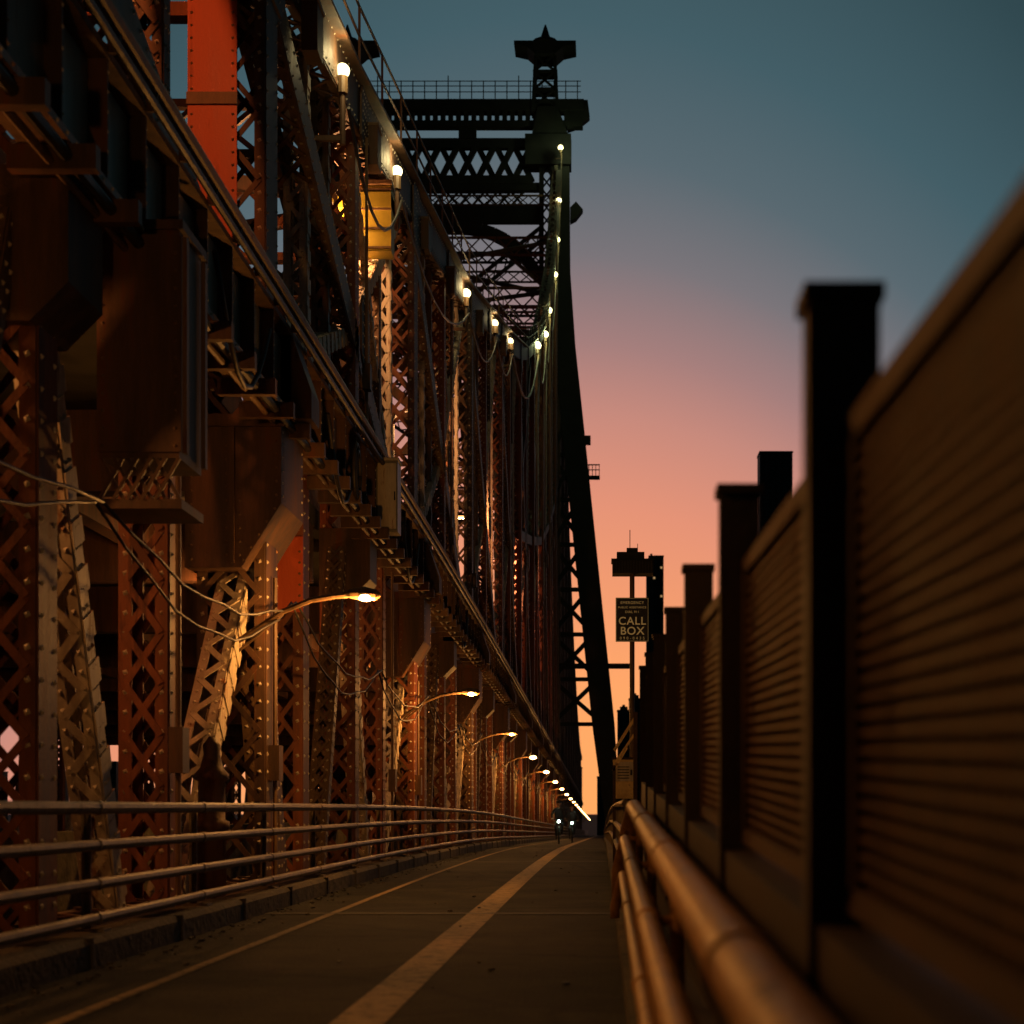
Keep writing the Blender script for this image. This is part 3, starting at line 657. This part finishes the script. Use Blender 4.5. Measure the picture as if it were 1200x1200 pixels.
# ------------------------------------------------------------ cyclists
def skinobj(name,V,E,R,mat,par,root=0):
    me=bpy.data.meshes.new(name); me.from_pydata(V,E,[]); o=bpy.data.objects.new(name,me); S.collection.objects.link(o); o.parent=par
    o.modifiers.new('skin','SKIN')
    sv=me.skin_vertices[0].data
    for i,r in enumerate(R): sv[i].radius=(r,r)
    for i in range(len(V)): sv[i].use_root=(i==root)
    ss=o.modifiers.new('sub','SUBSURF'); ss.levels=1; ss.render_levels=2; me.materials.append(mat); return o
def cyclist(x,y,ph,loc_name='cyclist'):
    p=empty(loc_name,(x,y,off(y)+.006))
    mb=MB()
    for wy in (-.52,.52):
        pts=[(0,wy+.335*math.cos(t*math.pi/12),.35+.335*math.sin(t*math.pi/12)) for t in range(25)]; mb.tube(pts,.022,'tyre',6)
        mb.tube([(-.04,wy,.35),(.04,wy,.35)],.025,'grey',8)
        for t in range(12):
            a=t*math.pi/6; mb.beam((0,wy,.35),(0,wy+.32*math.cos(a),.35+.32*math.sin(a)),.004,.004,'grey')
    F=lambda *q: mb.tube(q,.018,'bikeframe',8)
    F((0,-.40,.85),(0,.0,.30)); F((0,.0,.30),(0,.17,.88)); F((0,.17,.82),(0,-.38,.80)); F((0,-.37,.72),(0,-.41,.98))
    for sx in (-.06,.06): F((sx,.52,.35),(0,.0,.30)); F((sx,.52,.35),(0,.15,.78)); F((sx,-.52,.35),(0,-.42,.72))
    mb.tube([(-.3,-.36,1.02),(-.1,-.42,1.0),(.1,-.42,1.0),(.3,-.36,1.02)],.015,'dark',8)
    mb.tube([(0,.05,.93),(0,.2,.95),(0,.3,.95)],[.03,.06,.08],'tyre',8)
    mb.tube([(-.09,.0,.30),(.09,.0,.30)],.02,'grey'); a=ph
    fl=(-.11,-.17*math.cos(a),.30-.17*math.sin(a)); fr=(.11,.17*math.cos(a),.30+.17*math.sin(a))
    for q in (fl,fr):
        s_=math.copysign(1,q[0]); mb.beam((s_*.085,0,.30),(s_*.085,q[1],q[2]),.025,.015,'grey'); mb.box(q[0]-.045,q[0]+.045,q[1]-.04,q[1]+.04,q[2]-.012,q[2]+.012,'dark')
    mb.tube([(0,-.47,.93),(0,-.51,.93)],[.03,.035],'dark',10); mb.sphere((0,-.52,.93),.055,'bikelight',10,6)
    mb.obj('bicycle',p,True)
    V=[(0,.17,1.0),(0,.1,1.2),(0,.0,1.40),(0,-.04,1.52)]; R=[.15,.15,.17,.07]; E=[(0,1),(1,2),(2,3)]
    def ch(base,pts,rs):
        pr=base
        for q,r in zip(pts,rs): V.append(q);R.append(r);E.append((pr,len(V)-1));pr=len(V)-1
    for s_,f in ((-1,fl),(1,fr)):
        kz=(f[2]+.03+1.0)/2+.0; kn=(s_*.13,-.28-.02*(1 if f[2]<.3 else -1)+.06,max(.62,min(.86,kz+.12)))
        ch(0,[(s_*.1,.13,.96),kn,(f[0],f[1]+.06,f[2]+.10),(f[0],f[1]-.08,f[2]+.045)],[.1,.07,.045,.04])
        ch(2,[(s_*.19,-.02,1.41),(s_*.30,-.14,1.2),(s_*.27,-.33,1.07)],[.065,.05,.032])
    skinobj('clothed_body',V,E,R,M['cloth'],p)
    mb=MB(); mb.tube([(0,-.03,1.48),(0,-.06,1.58)],.05,'skin',10); mb.sphere((0,-.08,1.66),.085,'skin',14,10,1.3)
    mb.tube([(0,-.15,1.68),(0,-.185,1.645),(0,-.16,1.635)],[.008,.017,.01],'skin',6)
    for s_ in (-1,1): mb.sphere((s_*.088,-.07,1.655),.02,'skin',6,5,1.5); mb.sphere((s_*.032,-.155,1.68),.012,'dark',6,5)
    mb.box(-.025,.025,-.162,-.15,1.60,1.608,'fence')
    for s_ in (-1,1):
        mb.sphere((s_*.27,-.35,1.05),.035,'skin',8,6,.7)
        for q in range(4): xx=s_*(.235+q*.021); mb.tube([(xx,-.36,1.065),(xx,-.405,1.055),(xx,-.41,1.02),(xx,-.385,1.005)],.009-.0008*abs(q-1),'skin',6)
        mb.tube([(s_*.235,-.345,1.04),(s_*.215,-.365,1.015),(s_*.22,-.385,1.0)],.010,'skin',6)
    mb.obj('head_and_hands',p,True)
    mb=MB(); mb.sphere((0,-.07,1.72),.105,'cloth',14,8,.85); mb.obj('helmet',p,True)
    return p
cyclist(-1.78,70,.6); cyclist(-1.42,80,2.4)

# ------------------------------------------------------------ world
w=bpy.data.worlds.new('World'); S.world=w; w.use_nodes=True; nt=w.node_tree
bg=nt.nodes['Background']; tc=N(nt,'ShaderNodeTexCoord'); sp=N(nt,'ShaderNodeSeparateXYZ'); nt.links.new(tc.outputs['Generated'],sp.inputs[0])
def mth(op,a,b_=None):
    n=N(nt,'ShaderNodeMath',operation=op)
    for i,v in enumerate((a,b_)):
        if v is None: continue
        if isinstance(v,(int,float)): n.inputs[i].default_value=v
        else: nt.links.new(v,n.inputs[i])
    return n.outputs[0]
xs=mth('ADD',sp.outputs['X'],.03); x2=mth('MINIMUM',mth('MULTIPLY',mth('MULTIPLY',xs,xs),1.9),.4)
yb=mth('MULTIPLY',mth('SUBTRACT',1.0,sp.outputs['Y']),.33)
ze=mth('ADD',mth('ADD',sp.outputs['Z'],x2),yb)
cr=N(nt,'ShaderNodeValToRGB'); nt.links.new(ze,cr.inputs['Fac'])
def lin(c): return tuple(((v/255+.055)/1.055)**2.4 if v>10 else v/255/12.92 for v in c)
ST=[(0,(255,170,98)),(.07,(254,166,104)),(.12,(244,156,110)),(.18,(228,146,118)),(.235,(198,137,124)),(.275,(164,126,124)),(.325,(121,116,121)),(.38,(88,104,112)),(.45,(66,93,102)),(.56,(48,72,79)),(.78,(32,42,41)),(1,(15,20,20))]
e=cr.color_ramp.elements
e[0].position=0;e[0].color=(*lin(ST[0][1]),1);e[1].position=1;e[1].color=(*lin(ST[-1][1]),1)
for p_,c in ST[1:-1]:
    q=e.new(p_); q.color=(*lin(c),1)
sky=N(nt,'ShaderNodeTexSky',sky_type='NISHITA'); sky.sun_disc=False; sky.sun_elevation=math.radians(0.5); sky.sun_rotation=0
mx=N(nt,'ShaderNodeMixRGB',blend_type='ADD'); mx.inputs['Fac'].default_value=.002
nt.links.new(cr.outputs['Color'],mx.inputs['Color1']); nt.links.new(sky.outputs['Color'],mx.inputs['Color2'])
nt.links.new(mx.outputs['Color'],bg.inputs['Color']); bg.inputs['Strength'].default_value=1.0

# ------------------------------------------------------------ camera
c=bpy.data.cameras.new('camera'); co=bpy.data.objects.new('camera',c); S.collection.objects.link(co); S.camera=co
co.location=(0,0,CAM); co.rotation_euler=(math.pi/2,0,0)
c.sensor_width=36; c.lens=60; c.shift_x=-106/1200; c.shift_y=345/1200; c.clip_start=.05; c.clip_end=20000
c.dof.use_dof=True; c.dof.focus_distance=34; c.dof.aperture_fstop=2.2
